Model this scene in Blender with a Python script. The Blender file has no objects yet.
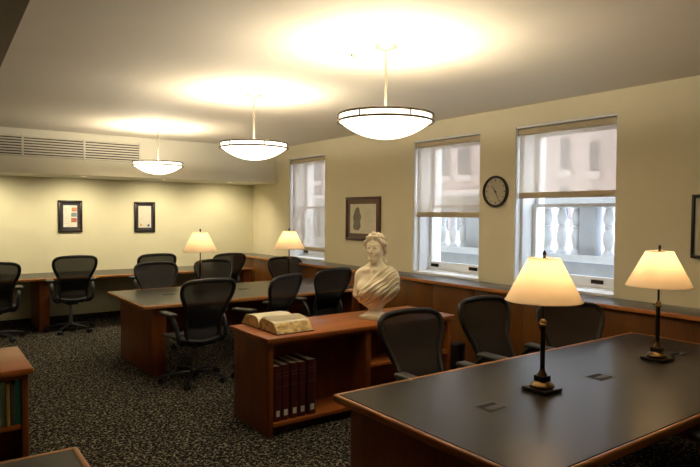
import bpy, bmesh, math, random
import numpy as np
from mathutils import Vector, Matrix
random.seed(4)
SC = bpy.context.scene
C = SC.collection
PI = math.pi

# ------------------------------------------------------------------ materials
def node_mat(name):
    m = bpy.data.materials.new(name); m.use_nodes = True
    nt = m.node_tree
    return m, nt, nt.nodes['Principled BSDF'], nt.nodes['Material Output']

def N(nt, typ, **kw):
    n = nt.nodes.new(typ)
    for k, v in kw.items(): setattr(n, k, v)
    return n

def plain(name, col, rough=.5, metal=0, noise=.06, scale=12, bump=0, spec=.5):
    """A procedural material: a colour with a little noise of its own."""
    m, nt, b, o = node_mat(name)
    tc = N(nt, 'ShaderNodeTexCoord'); nz = N(nt, 'ShaderNodeTexNoise')
    nz.inputs['Scale'].default_value = scale; nz.inputs['Detail'].default_value = 4
    nt.links.new(tc.outputs['Object'], nz.inputs['Vector'])
    r = N(nt, 'ShaderNodeValToRGB')
    r.color_ramp.elements[0].position = .3; r.color_ramp.elements[1].position = .7
    r.color_ramp.elements[0].color = tuple(c * (1 - noise) for c in col) + (1,)
    r.color_ramp.elements[1].color = tuple(min(1, c * (1 + noise)) for c in col) + (1,)
    nt.links.new(nz.outputs['Fac'], r.inputs['Fac']); nt.links.new(r.outputs['Color'], b.inputs['Base Color'])
    b.inputs['Roughness'].default_value = rough; b.inputs['Metallic'].default_value = metal
    b.inputs['Specular IOR Level'].default_value = spec
    if bump:
        bp = N(nt, 'ShaderNodeBump'); bp.inputs['Strength'].default_value = bump; bp.inputs['Distance'].default_value = .004
        nt.links.new(nz.outputs['Fac'], bp.inputs['Height']); nt.links.new(bp.outputs['Normal'], b.inputs['Normal'])
    return m

def wood(name, dark, light, axis='Z', rough=.32, scale=7):
    m, nt, b, o = node_mat(name)
    tc = N(nt, 'ShaderNodeTexCoord'); mp = N(nt, 'ShaderNodeMapping')
    s = {'X': (.12, 1, 1), 'Y': (1, .12, 1), 'Z': (1, 1, .12)}[axis]
    mp.inputs['Scale'].default_value = s
    nt.links.new(tc.outputs['Object'], mp.inputs['Vector'])
    nz = N(nt, 'ShaderNodeTexNoise'); nz.inputs['Scale'].default_value = scale; nz.inputs['Detail'].default_value = 6
    nz.inputs['Roughness'].default_value = .6; nz.inputs['Distortion'].default_value = .6
    nt.links.new(mp.outputs['Vector'], nz.inputs['Vector'])
    nz2 = N(nt, 'ShaderNodeTexNoise'); nz2.inputs['Scale'].default_value = scale * 14; nz2.inputs['Detail'].default_value = 3
    nt.links.new(mp.outputs['Vector'], nz2.inputs['Vector'])
    mx = N(nt, 'ShaderNodeMix'); mx.data_type = 'FLOAT'; mx.inputs['Factor'].default_value = .3
    nt.links.new(nz.outputs['Fac'], mx.inputs['A']); nt.links.new(nz2.outputs['Fac'], mx.inputs['B'])
    r = N(nt, 'ShaderNodeValToRGB')
    r.color_ramp.elements[0].position = .33; r.color_ramp.elements[1].position = .68
    r.color_ramp.elements[0].color = dark + (1,); r.color_ramp.elements[1].color = light + (1,)
    nt.links.new(mx.outputs['Result'], r.inputs['Fac']); nt.links.new(r.outputs['Color'], b.inputs['Base Color'])
    b.inputs['Roughness'].default_value = rough; b.inputs['Specular IOR Level'].default_value = .36
    return m

def carpet_mat():
    m, nt, b, o = node_mat('speckled_carpet')
    tc = N(nt, 'ShaderNodeTexCoord')
    nz = N(nt, 'ShaderNodeTexNoise'); nz.inputs['Scale'].default_value = 52; nz.inputs['Detail'].default_value = 2.5
    nz.inputs['Roughness'].default_value = .6; nz.inputs['Distortion'].default_value = .8
    nt.links.new(tc.outputs['Object'], nz.inputs['Vector'])
    r = N(nt, 'ShaderNodeValToRGB')
    e = r.color_ramp.elements
    e[0].position = .49; e[0].color = (.007, .007, .008, 1)
    e[1].position = .62; e[1].color = (.34, .295, .21, 1)
    a = e.new(.55); a.color = (.055, .048, .037, 1)
    nt.links.new(nz.outputs['Fac'], r.inputs['Fac']); nt.links.new(r.outputs['Color'], b.inputs['Base Color'])
    b.inputs['Roughness'].default_value = .95; b.inputs['Specular IOR Level'].default_value = .1
    bp = N(nt, 'ShaderNodeBump'); bp.inputs['Strength'].default_value = .5; bp.inputs['Distance'].default_value = .006
    nt.links.new(nz.outputs['Fac'], bp.inputs['Height']); nt.links.new(bp.outputs['Normal'], b.inputs['Normal'])
    return m

def brick_mat():
    m, nt, b, o = node_mat('pale_red_brick')
    tc = N(nt, 'ShaderNodeTexCoord'); mp = N(nt, 'ShaderNodeMapping')
    mp.inputs['Rotation'].default_value = (PI/2, 0, PI/2)
    sx = N(nt, 'ShaderNodeSeparateXYZ'); cx = N(nt, 'ShaderNodeCombineXYZ')
    nt.links.new(tc.outputs['Object'], sx.inputs['Vector'])
    nt.links.new(sx.outputs['Y'], cx.inputs['X']); nt.links.new(sx.outputs['Z'], cx.inputs['Y'])
    br = N(nt, 'ShaderNodeTexBrick'); br.inputs['Scale'].default_value = 4
    br.inputs['Color1'].default_value = (.23, .165, .145, 1); br.inputs['Color2'].default_value = (.285, .215, .19, 1)
    br.inputs['Mortar'].default_value = (.31, .28, .26, 1); br.inputs['Mortar Size'].default_value = .025
    nt.links.new(cx.outputs['Vector'], br.inputs['Vector']); nt.links.new(br.outputs['Color'], b.inputs['Base Color'])
    b.inputs['Roughness'].default_value = .9
    return m

def see_through(name, col, transp, transl=0.0, rough=.7, weave=0, tint=(1, 1, 1)):
    """Woven mesh: part see-through, part translucent, part diffuse."""
    m, nt, b, o = node_mat(name)
    b.inputs['Base Color'].default_value = col + (1,); b.inputs['Roughness'].default_value = rough
    cur = b.outputs['BSDF']
    if weave:
        tc = N(nt, 'ShaderNodeTexCoord'); w = N(nt, 'ShaderNodeTexWave'); w.inputs['Scale'].default_value = weave
        w.wave_type = 'BANDS'; w.bands_direction = 'X'; w.inputs['Distortion'].default_value = .3
        r = N(nt, 'ShaderNodeValToRGB')
        r.color_ramp.elements[0].color = tuple(c * .75 for c in col) + (1,); r.color_ramp.elements[1].color = tuple(min(1, c * 1.25) for c in col) + (1,)
        nt.links.new(tc.outputs['Object'], w.inputs['Vector']); nt.links.new(w.outputs['Fac'], r.inputs['Fac']); nt.links.new(r.outputs['Color'], b.inputs['Base Color'])
    if transl:
        t = N(nt, 'ShaderNodeBsdfTranslucent'); t.inputs['Color'].default_value = col + (1,)
        mx = N(nt, 'ShaderNodeMixShader'); mx.inputs['Fac'].default_value = transl
        nt.links.new(cur, mx.inputs[1]); nt.links.new(t.outputs['BSDF'], mx.inputs[2]); cur = mx.outputs['Shader']
    if transp:
        t = N(nt, 'ShaderNodeBsdfTransparent'); t.inputs['Color'].default_value = tuple(tint) + (1,)
        mx = N(nt, 'ShaderNodeMixShader'); mx.inputs['Fac'].default_value = transp
        nt.links.new(cur, mx.inputs[1]); nt.links.new(t.outputs['BSDF'], mx.inputs[2]); cur = mx.outputs['Shader']
    nt.links.new(cur, o.inputs['Surface'])
    return m

def pane_mat(name, refl=.05):
    m, nt, b, o = node_mat(name)
    t = N(nt, 'ShaderNodeBsdfTransparent'); g = N(nt, 'ShaderNodeBsdfGlossy'); g.inputs['Roughness'].default_value = .02
    fr = N(nt, 'ShaderNodeFresnel'); fr.inputs['IOR'].default_value = 1.45
    mx = N(nt, 'ShaderNodeMixShader')
    ge = N(nt, 'ShaderNodeNewGeometry'); inv = N(nt, 'ShaderNodeMath', operation='SUBTRACT'); inv.inputs[0].default_value = 1
    mu = N(nt, 'ShaderNodeMath', operation='MULTIPLY')
    nt.links.new(ge.outputs['Backfacing'], inv.inputs[1]); nt.links.new(fr.outputs['Fac'], mu.inputs[0]); nt.links.new(inv.outputs[0], mu.inputs[1])
    nt.links.new(mu.outputs[0], mx.inputs['Fac'])
    nt.links.new(t.outputs['BSDF'], mx.inputs[1]); nt.links.new(g.outputs['BSDF'], mx.inputs[2])
    nt.links.new(mx.outputs['Shader'], o.inputs['Surface'])
    return m

def glow_mat(name, base, emit, strength):
    m, nt, b, o = node_mat(name)
    b.inputs['Base Color'].default_value = base + (1,); b.inputs['Roughness'].default_value = .3
    b.inputs['Emission Color'].default_value = emit + (1,); b.inputs['Emission Strength'].default_value = strength
    return m

M = {}
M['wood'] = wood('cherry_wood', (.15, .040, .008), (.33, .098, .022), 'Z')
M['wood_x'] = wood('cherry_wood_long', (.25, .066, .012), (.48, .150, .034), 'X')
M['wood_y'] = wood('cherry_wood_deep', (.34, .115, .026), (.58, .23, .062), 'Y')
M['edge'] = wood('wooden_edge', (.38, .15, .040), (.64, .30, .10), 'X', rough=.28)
M['panel'] = wood('wainscot_wood', (.088, .031, .006), (.185, .070, .015), 'Z', rough=.35, scale=4)
M['brown'] = wood('dark_brown_wood', (.06, .025, .010), (.10, .042, .017), 'Y', rough=.5)
M['beam'] = wood('brown_beam_wood', (.105, .052, .024), (.15, .076, .036), 'Y', rough=.5)
M['laminate'] = plain('dark_grey_laminate', (.021, .0195, .018), .30, noise=.08, scale=5, spec=.46)
M['ledge'] = plain('dark_glossy_ledge', (.055, .055, .056), .30, noise=.08, scale=5, spec=.8)
M['carpet'] = carpet_mat()
M['wall'] = plain('cream_wall_paint', (.83, .755, .54), .75, noise=.015, scale=4)
M['wallfar'] = plain('pale_olive_wall_paint', (.755, .705, .49), .75, noise=.015, scale=4)
M['soffit'] = plain('pale_soffit_paint', (.77, .735, .61), .75, noise=.012, scale=4)
M['ceil'] = plain('ceiling_paint', (.79, .735, .63), .8, noise=.012, scale=4)
M['white'] = plain('white_window_paint', (.87, .87, .86), .4, noise=.02)
M['grille'] = plain('grille_paint', (.70, .66, .55), .5, noise=.02)
M['dark'] = plain('duct_black', (.015, .014, .012), .9)
M['chair'] = plain('black_chair_plastic', (.012, .012, .013), .42, noise=.1, scale=30)
M['pad'] = plain('grey_arm_pad', (.055, .053, .050), .5, noise=.1, scale=30)
M['mesh'] = see_through('black_chair_mesh', (.016, .0145, .013), .085, 0, .6, weave=42)
M['steel'] = plain('grey_metal', (.30, .29, .27), .35, .9)
M['bronze'] = plain('dark_bronze', (.035, .026, .019), .30, .75, noise=.2)
M['brass'] = plain('aged_brass', (.13, .085, .035), .32, .9, noise=.2)
M['nickel'] = plain('brushed_nickel', (.42, .37, .29), .38, .85)
M['shade'] = see_through('cream_lamp_shade', (.90, .82, .68), 0, .55, .8)
M['fabric'] = see_through('woven_shade_fabric', (.78, .70, .60), .62, .5, .9, tint=(.93, .88, .82))
M['hem'] = plain('tan_hem', (.56, .46, .30), .7)
M['pane'] = pane_mat('window_glass')
M['marble'] = plain('cream_marble', (.92, .81, .59), .42, noise=.06, scale=9)
M['paper'] = plain('cream_pages', (.88, .81, .62), .8, noise=.03, scale=30)
M['maroon'] = plain('maroon_cloth', (.085, .012, .012), .5, noise=.1, scale=60)
M['gold'] = plain('gilt_line', (.22, .10, .05), .4, .3)
M['label'] = plain('white_label', (.75, .72, .62), .7)
M['black'] = plain('black_frame', (.018, .013, .011), .35)
M['mahog'] = plain('dark_red_wood_frame', (.07, .022, .014), .35)
M['matboard'] = plain('cream_mat', (.70, .62, .46), .85, noise=.02)
M['brick'] = brick_mat()
M['stone'] = plain('grey_white_stone', (.41, .405, .41), .85, noise=.08, scale=6, bump=.2)
M['stone2'] = plain('grey_stone', (.27, .27, .28), .9, noise=.1, scale=5, bump=.2)
M['dkglass'] = plain('dark_window_glass', (.06, .05, .048), .15, noise=.2)
M['bowl'] = glow_mat('lit_opal_glass', (.85, .8, .7), (1, .87, .66), 3.0)
M['bulb'] = glow_mat('lit_bulb', (.9, .8, .6), (1, .75, .42), 14)
M['downlight'] = glow_mat('lit_downlight', (.9, .8, .6), (1, .80, .52), 3)
M['rim'] = plain('bronze_ring', (.15, .115, .07), .35, .85)

def edges_mat():
    """Page edges: fine leaves with blotchy foxing."""
    m, nt, b, o = node_mat('page_edges')
    tc = N(nt, 'ShaderNodeTexCoord'); w = N(nt, 'ShaderNodeTexNoise'); w.inputs['Scale'].default_value = 16; w.inputs['Detail'].default_value = 6
    w.inputs['Distortion'].default_value = 1.2
    nt.links.new(tc.outputs['Object'], w.inputs['Vector'])
    r = N(nt, 'ShaderNodeValToRGB')
    r.color_ramp.elements[0].position = .36; r.color_ramp.elements[0].color = (.40, .25, .075, 1)
    r.color_ramp.elements[1].position = .55; r.color_ramp.elements[1].color = (.78, .58, .26, 1)
    nt.links.new(w.outputs['Fac'], r.inputs['Fac']); nt.links.new(r.outputs['Color'], b.inputs['Base Color'])
    b.inputs['Roughness'].default_value = .8
    return m
M['page_edges'] = edges_mat()

# ------------------------------------------------------------------ mesh helpers
def obj(name, bm, mat, parent=None, smooth=35):
    me = bpy.data.meshes.new(name)
    bmesh.ops.recalc_face_normals(bm, faces=bm.faces)
    bm.to_mesh(me); bm.free()
    if smooth:
        me.polygons.foreach_set('use_smooth', [True] * len(me.polygons))
        me.set_sharp_from_angle(angle=math.radians(smooth))
    for k in (mat if isinstance(mat, (list, tuple)) else [mat]): me.materials.append(M[k])
    o = bpy.data.objects.new(name, me); C.objects.link(o)
    if parent: o.parent = parent
    return o

def tag(o, label=None, cat=None, group=None, kind=None):
    if label: o['label'] = label
    if cat: o['category'] = cat
    if group: o['group'] = group
    if kind: o['kind'] = kind
    return o

def thing(name, label, cat, loc=(0, 0, 0), rz=0, group=None):
    o = bpy.data.objects.new(name, None); C.objects.link(o)
    o.empty_display_size = .1
    o.location = loc; o.rotation_euler = (0, 0, rz)
    return tag(o, label, cat, group)

def bx(bm, x0, x1, y0, y1, z0, z1, bev=0, seg=2, mi=0):
    r = bmesh.ops.create_cube(bm, size=1)
    vs = r['verts']
    for v in vs:
        v.co = Vector(((x0 + x1) / 2 + v.co.x * (x1 - x0), (y0 + y1) / 2 + v.co.y * (y1 - y0), (z0 + z1) / 2 + v.co.z * (z1 - z0)))
    fs = set(f for v in vs for f in v.link_faces)
    for f in fs: f.material_index = mi
    if bev:
        es = list(set(e for v in vs for e in v.link_edges))
        bmesh.ops.bevel(bm, geom=es, offset=bev, segments=seg, affect='EDGES', profile=.5, clamp_overlap=True)
    return bm

def box(name, x0, x1, y0, y1, z0, z1, mat, parent=None, bev=.003, seg=2):
    return obj(name, bx(bmesh.new(), x0, x1, y0, y1, z0, z1, bev, seg), mat, parent)

def lathe(bm, prof, cx=0, cy=0, n=32, cap=True, mi=0, sq=None):
    rings = []
    for r, z in prof:
        if r < 1e-6: rings.append([bm.verts.new((cx, cy, z))])
        else: rings.append([bm.verts.new((cx + r * math.cos(2 * PI * i / n), cy + r * math.sin(2 * PI * i / n), z)) for i in range(n)])
    for a, b in zip(rings, rings[1:]):
        for i in range(n):
            j = (i + 1) % n
            if len(a) == 1 and len(b) == 1: continue
            if len(a) == 1: f = bm.faces.new((a[0], b[i], b[j]))
            elif len(b) == 1: f = bm.faces.new((a[i], a[j], b[0]))
            else: f = bm.faces.new((a[i], a[j], b[j], b[i]))
            f.material_index = mi
    if cap:
        for rg in (rings[0], rings[-1]):
            if len(rg) > 2: bm.faces.new(rg).material_index = mi
    return bm

def tube(bm, pts, rad, seg=8, closed=False, flat=1.0, up=None):
    """Sweep a round (or flattened) section along a path."""
    P = [Vector(p) for p in pts]; n = len(P)
    R = rad if isinstance(rad, (list, tuple)) else [rad] * n
    T = []
    for i in range(n):
        a = P[(i - 1) % n] if closed or i > 0 else P[i]
        b = P[(i + 1) % n] if closed or i < n - 1 else P[i]
        T.append((b - a).normalized())
    nrm = Vector(up) if up else (Vector((0, 0, 1)) if abs(T[0].z) < .9 else Vector((1, 0, 0)))
    rings = []
    for i in range(n):
        if up: nrm = Vector(up)
        nrm = (nrm - T[i] * nrm.dot(T[i])).normalized()
        bn = T[i].cross(nrm)
        rings.append([bm.verts.new(P[i] + nrm * (R[i] * flat * math.cos(2 * PI * k / seg)) + bn * (R[i] * math.sin(2 * PI * k / seg))) for k in range(seg)])
    m = n if closed else n - 1
    for i in range(m):
        a, b = rings[i], rings[(i + 1) % n]
        for k in range(seg):
            bm.faces.new((a[k], a[(k + 1) % seg], b[(k + 1) % seg], b[k]))
    if not closed:
        bm.faces.new(rings[0]); bm.faces.new(rings[-1])
    return bm

def spline(ctrl, n, closed=False):
    """Catmull-Rom through control points."""
    P = [Vector(p) for p in ctrl]; m = len(P); out = []
    segs = m if closed else m - 1
    for s in range(segs):
        g = lambda i: P[i % m] if closed else P[max(0, min(m - 1, i))]
        p0, p1, p2, p3 = g(s - 1), g(s), g(s + 1), g(s + 2)
        for k in range(n):
            t = k / n
            out.append(.5 * ((2 * p1) + (p2 - p0) * t + (2 * p0 - 5 * p1 + 4 * p2 - p3) * t * t + (3 * p1 - p0 - 3 * p2 + p3) * t ** 3))
    if not closed: out.append(P[-1])
    return out

def copy_tree(o, parent=None):
    c = o.copy(); C.objects.link(c)
    if parent: c.parent = parent
    for ch in list(o.children): copy_tree(ch, c)
    return c

def struct(name, bm, mat, parent=None, smooth=35):
    o = obj(name, bm, mat, parent, smooth)
    if not parent: o['kind'] = 'structure'
    return o

# ------------------------------------------------------------------ the room
XW, YF, ZC = 4.98, 9.87, 2.76       # window wall, far wall, ceiling
XL, YB = -4.6, -3.2                 # walls behind and to the left of the viewer
struct('floor', bx(bmesh.new(), XL - .2, XW + .45, YB - .2, YF + .2, -.1, 0), 'carpet')
struct('ceiling', bx(bmesh.new(), XL - .2, XW + .45, YB - .2, YF + .2, ZC, ZC + .15), 'ceil')
struct('wall_far', bx(bmesh.new(), XL - .2, XW + .45, YF, YF + .2, 0, ZC), 'wallfar')
struct('wall_left', bx(bmesh.new(), XL - .2, XL, YB - .2, YF, 0, ZC), 'wall')
struct('wall_back', bx(bmesh.new(), XL, XW + .45, YB - .2, YB, 0, ZC), 'wall')
WIN = [(2.868, 3.965), (4.44, 5.515), (7.49, 8.555)]   # openings along the window wall
WZ0, WZ1 = .955, 2.56
bm = bmesh.new()
ys = [YB] + [v for w in WIN for v in w] + [YF]
for i in range(0, len(ys), 2): bx(bm, XW, XW + .45, ys[i], ys[i + 1], 0, ZC)
for a, b in WIN:
    bx(bm, XW, XW + .45, a, b, 0, WZ0 - .03); bx(bm, XW, XW + .45, a, b, WZ1, ZC)
struct('wall_window', bm, 'wall')
# soffit over the far counter, with its long grille
struct('wall_soffit', bx(bmesh.new(), XL, XW, 9.005, YF, 2.17, ZC), 'soffit')
# baseboard of the far wall, its black standing in for the floor shadow
struct('baseboard_floor_shadow', bx(bmesh.new(), XL, 4.6, YF - .015, YF, 0, .075), 'black')
# ledge and wainscot under the windows
LX, LZ = 4.56, .926
o = struct('trim_1', bx(bmesh.new(), LX + .022, XW, YB, YF, LZ - .03, LZ, .002), 'ledge')
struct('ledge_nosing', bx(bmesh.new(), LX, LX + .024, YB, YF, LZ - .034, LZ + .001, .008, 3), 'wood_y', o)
bm = bmesh.new()
bx(bm, 4.62, 4.66, YB, YF, 0, LZ - .032)
o = struct('trim_2', bm, 'panel')
y = YB
k = 0
while y < YF - .01:
    y1 = min(y + .612, YF)
    struct('wainscot_panel', bx(bmesh.new(), 4.60, 4.622, y + .002, y1 - .002, .0, LZ - .034, .002), 'panel', o)
    y = y1
# dark brown timber overhead at the left
bm = bmesh.new()
p0, p1 = Vector((.456, 4.514)), Vector((.423, 3.035))
d = (p0 - p1).normalized(); a, b = p1 - d * 4.2, p0 + d * .9
nrm = Vector((-d.y, d.x))
v = []
for z in (ZC - .16, ZC):
    for q in (a, b, b + nrm * .35, a + nrm * .35): v.append(bm.verts.new((q.x, q.y, z)))
for f in ((0, 1, 2, 3), (4, 5, 6, 7), (0, 1, 5, 4), (1, 2, 6, 5), (2, 3, 7, 6), (3, 0, 4, 7)): bm.faces.new([v[i] for i in f])
struct('trim_3', bm, 'beam')

# windows
SASH_X = 5.24
def make_window(i, y0, y1):
    root = bpy.data.objects.new('window_%d' % i, None); C.objects.link(root)
    root.location = (XW, (y0 + y1) / 2, WZ0); root['kind'] = 'structure'
    h = (y1 - y0) / 2; H = WZ1 - WZ0; X = lambda x: x - XW
    bm = bmesh.new()      # outer frame with stepped stops
    for s in (-1, 1):
        a, b = sorted((s * h, s * (h - .040))); bx(bm, .085, .45, a, b, 0, H, .002)
        a, b = sorted((s * h, s * (h - .010))); bx(bm, .012, .0848, a, b, 0, H, .002)
    bx(bm, .012, .45, -h + .0101, h - .0101, H - .022, H); bx(bm, .085, .45, -h + .0401, h - .0401, H - .06, H - .022)
    struct('window_frame', bm, 'white', root)
    bm = bmesh.new()
    bx(bm, -.012, .45, -h + .001, h - .001, -.030, -.0005, .004)
    bx(bm, .19, .45, -h + .041, h - .041, -.0005, .012, .004)
    struct('sill', bm, 'white', root)
    w = h - .042; zm = 1.755 - WZ0
    for nm, x0, za, zb, rail in (('lower_sash', X(5.222), .014, zm + .018, .10), ('upper_sash', X(5.266), zm - .018, H - .062, .045)):
        bm = bmesh.new()
        for s in (-1, 1):
            a, b = sorted((s * w, s * (w - .042))); bx(bm, x0, x0 + .04, a, b, za, zb, .003)
        bx(bm, x0, x0 + .04, -w + .042, w - .042, za, za + (rail if nm == 'lower_sash' else .036), .003)
        bx(bm, x0, x0 + .04, -w + .042, w - .042, zb - .036, zb, .003)
        s_ = struct(nm, bm, 'white', root)
        struct('pane', bx(bmesh.new(), x0 + .018, x0 + .022, -w + .042, w - .042, za + .036, zb - .036), 'pane', s_, 0)
        if nm == 'lower_sash':
            for yy in (-.245, .385):
                bm = bmesh.new(); bx(bm, x0 - .014, x0 + .001, yy - .062, yy + .062, za + .036, za + .074, .003)
                bx(bm, x0 - .022, x0 - .012, yy - .05, yy + .05, za + .04, za + .048, .002)
                tag(struct('sash_lift', bm, 'bronze', s_), 'dark metal sash lift')
for i, (a, b) in enumerate(WIN): make_window(i + 1, a, b)

# roller shades
def roller_shade(y0, y1, zb, label):
    root = thing('roller_shade', label, 'window shade', (XW + .052, (y0 + y1) / 2, WZ1 - .03), 0, 'roller shades in the windows')
    h = (y1 - y0) / 2 - .0165; L = WZ1 - .03 - zb
    bm = bmesh.new()
    bx(bm, -.036, .045, -h, h, -.062, -.003, .012, 3)
    obj('cassette', bm, 'hem', root)
    for s in (-1, 1): box('end_bracket', -.036, .046, s * h - .004, s * h + .004, -.068, 0, 'steel', root, .001)
    bm = bmesh.new()
    bx(bm, -.006, -.005, -h + .004, h - .004, -L + .03, -.061)
    obj('fabric', bm, 'fabric', root, 0)
    box('hem_bar', -.014, .004, -h + .003, h - .003, -L - .008, -L + .052, 'hem', root, .004)
    return root
roller_shade(*WIN[0], 1.832, 'beige woven roller shade half drawn in the window right of the clock')
roller_shade(*WIN[1], 1.63, 'beige woven roller shade pulled halfway down in the middle window, left of the clock')
roller_shade(*WIN[2], 1.075, 'beige woven roller shade drawn almost to the sill in the farthest window')

# grille in the soffit
g = thing('air_grille', 'long cream louvred air grille set high in the soffit', 'vent', (.35, 9.005, 2.39))
x0, x1, hgt = -2.6, 2.345, .275
box('backing', x0 + .01, x1 - .01, -.004, -.001, .0, hgt, 'dark', g, 0)
for k in range(8):
    z = .012 + k * (hgt - .024) / 7
    bm = bmesh.new(); bx(bm, x0, x1, -.022, -.004, z - .0105, z + .0105, .003); obj('slat', bm, 'grille', g)
for k in range(6):
    xx = x1 - .012 - k * .768
    box('mullion', xx - .012, xx + .012, -.026, -.003, -.006, hgt + .006, 'grille', g, .002)

# recessed downlights under the soffit
dl_pos = [-1.5, -.3, .75, 1.95, 3.11, 4.22]
for k, x in enumerate(dl_pos):
    nm = ['recessed downlight in the soffit at far left', 'recessed downlight left of the grille end', 'recessed downlight under the soffit at the left', 'recessed downlight in the soffit between the two far wall frames',
          'recessed downlight under the soffit right of the farthest pendant', 'recessed downlight under the soffit nearest the corner'][k]
    d = thing('downlight', 'small round ' + nm, 'ceiling light', (x, 9.18, 2.17), 0, 'downlights under the soffit')
    bm = bmesh.new(); lathe(bm, [(.075, -.0005), (.078, -.006), (.062, -.008), (.055, -.002)], n=24, cap=False); obj('trim_ring', bm, 'grille', d)
    bm = bmesh.new(); lathe(bm, [(0, -.0035), (.056, -.0035), (.056, -.001), (0, -.001)], n=24, cap=False); obj('lens', bm, 'downlight', d)
    L = bpy.data.lights.new('downlight_beam', 'SPOT'); L.energy = 40; L.color = (1, .88, .62); L.spot_size = math.radians(155); L.spot_blend = .8; L.shadow_soft_size = .05
    lo = bpy.data.objects.new('downlight_beam', L); C.objects.link(lo); lo.location = (0, 0, -.02); lo.parent = d; lo.rotation_euler = (math.radians(20), 0, 0)

# ceiling detector
d = thing('smoke_detector', 'small round white detector on the ceiling left of the nearest pendant', 'smoke detector', (2.44, 3.33, ZC))
bm = bmesh.new(); lathe(bm, [(.04, 0), (.04, -.008), (.03, -.012), (0, -.012)], n=24); obj('base', bm, 'white', d)
bm = bmesh.new(); lathe(bm, [(.022, -.012), (.020, -.024), (.012, -.03), (0, -.031)], n=20); obj('sensor', bm, 'nickel', d)

# ------------------------------------------------------------------ pendants
def make_pendant():
    p = thing('pendant_light', 'x', 'pendant light', (0, 0, ZC), 0, 'bowl pendants in a row along the ceiling')
    bm = bmesh.new(); lathe(bm, [(0, 0), (.075, 0), (.076, -.008), (.066, -.02), (.03, -.03), (.012, -.034), (0, -.034)], n=32); obj('canopy', bm, 'nickel', p)
    bm = bmesh.new(); lathe(bm, [(.009, -.03), (.009, -.455)], n=12); obj('stem', bm, 'nickel', p)
    bm = bmesh.new(); lathe(bm, [(0, -.445), (.03, -.45), (.034, -.47), (.02, -.50), (0, -.505)], n=20); obj('socket', bm, 'nickel', p)
    bm = bmesh.new()
    prof = [(.302, -.458), (.302, -.500)]
    dp, rr0 = .112, .302
    RS = (rr0 ** 2 + dp ** 2) / (2 * dp)
    for k in range(1, 15):
        rr = rr0 * math.cos(k / 14 * PI / 2) if k < 14 else 0
        prof.append((rr, -.500 - (math.sqrt(RS ** 2 - rr ** 2) - (RS - dp))))
    lathe(bm, prof, n=64, cap=False)
    obj('glass_bowl', bm, 'bowl', p, 60)
    for z, r in ((-.458, .314), (-.501, .317)):
        bm = bmesh.new(); tube(bm, [(r * math.cos(2 * PI * k / 64), r * math.sin(2 * PI * k / 64), z) for k in range(64)], .0075, 8, True)
        obj('rim_ring', bm, 'rim', p)
    for k in range(6):
        a = 2 * PI * k / 6 + .35
        bm = bmesh.new(); tube(bm, [(.314 * math.cos(a), .314 * math.sin(a), -.458), (.316 * math.cos(a), .316 * math.sin(a), -.50)], .005, 8); obj('rim_post', bm, 'rim', p)
    for k in range(3):
        a = 2 * PI * k / 3 + .9
        bm = bmesh.new(); tube(bm, [(.028 * math.cos(a), .028 * math.sin(a), -.46), (.31 * math.cos(a), .31 * math.sin(a), -.458)], .005, 8); obj('support_arm', bm, 'nickel', p)
    for k in range(4):
        a = 2 * PI * k / 4 + .2
        bm = bmesh.new(); lathe(bm, [(0, -.545), (.016, -.54), (.026, -.52), (.022, -.50), (.012, -.49), (0, -.488)], .16 * math.cos(a), .16 * math.sin(a), 14); obj('bulb', bm, 'bulb', p, 60)
        L = bpy.data.lights.new('pendant_glow', 'POINT'); L.energy = PEND / 4; L.color = (1, .89, .69); L.shadow_soft_size = .02
        lo = bpy.data.objects.new('pendant_glow', L); C.objects.link(lo); lo.parent = p; lo.location = (.16 * math.cos(a), .16 * math.sin(a), -.466)
    return p
PEND = 38
pend = make_pendant()
pl = [((2.511, 3.062), 'lit white glass bowl pendant on a long stem, the nearest and largest of the row'),
      ((2.557, 5.05), 'lit white glass bowl pendant on a stem, the middle one of the row'),
      ((2.545, 7.75), 'lit white glass bowl pendant in front of the soffit, farthest of the row')]
for k, ((x, y), lab) in enumerate(pl):
    o = pend if k == 0 else copy_tree(pend)
    o.location = (x, y, ZC); o['label'] = lab

# ------------------------------------------------------------------ tables
def bull_top(root, x0, x1, y0, y1, z=.74, th=.035, band=.028, sides='LRFB'):
    """Dark laminate top with a rounded wooden edge band."""
    a, b, c, d = x0 + band * ('L' in sides), x1 - band * ('R' in sides), y0 + band * ('F' in sides), y1 - band * ('B' in sides)
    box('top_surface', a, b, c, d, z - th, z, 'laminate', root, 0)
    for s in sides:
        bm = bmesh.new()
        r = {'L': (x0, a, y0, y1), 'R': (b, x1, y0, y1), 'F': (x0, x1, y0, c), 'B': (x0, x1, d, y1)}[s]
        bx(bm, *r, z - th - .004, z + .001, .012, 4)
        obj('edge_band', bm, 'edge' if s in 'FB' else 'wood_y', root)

def grommet(root, x, y, z=.74):
    w, d = .064, .050
    gm = box('power_grommet', x - w - .004, x + w + .004, y - d - .004, y + d + .004, z - .0005, z + .0012, 'laminate', root, .0005)
    box('socket_well', x - w + .006, x + w - .006, y - d + .006, y + d - .006, z + .0010, z + .0022, 'dark', gm, 0)
    box('lid', x - w + .014, x + w - .014, y - d + .012, y + d - .045, z + .002, z + .0035, 'pad', gm, .0004)

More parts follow.
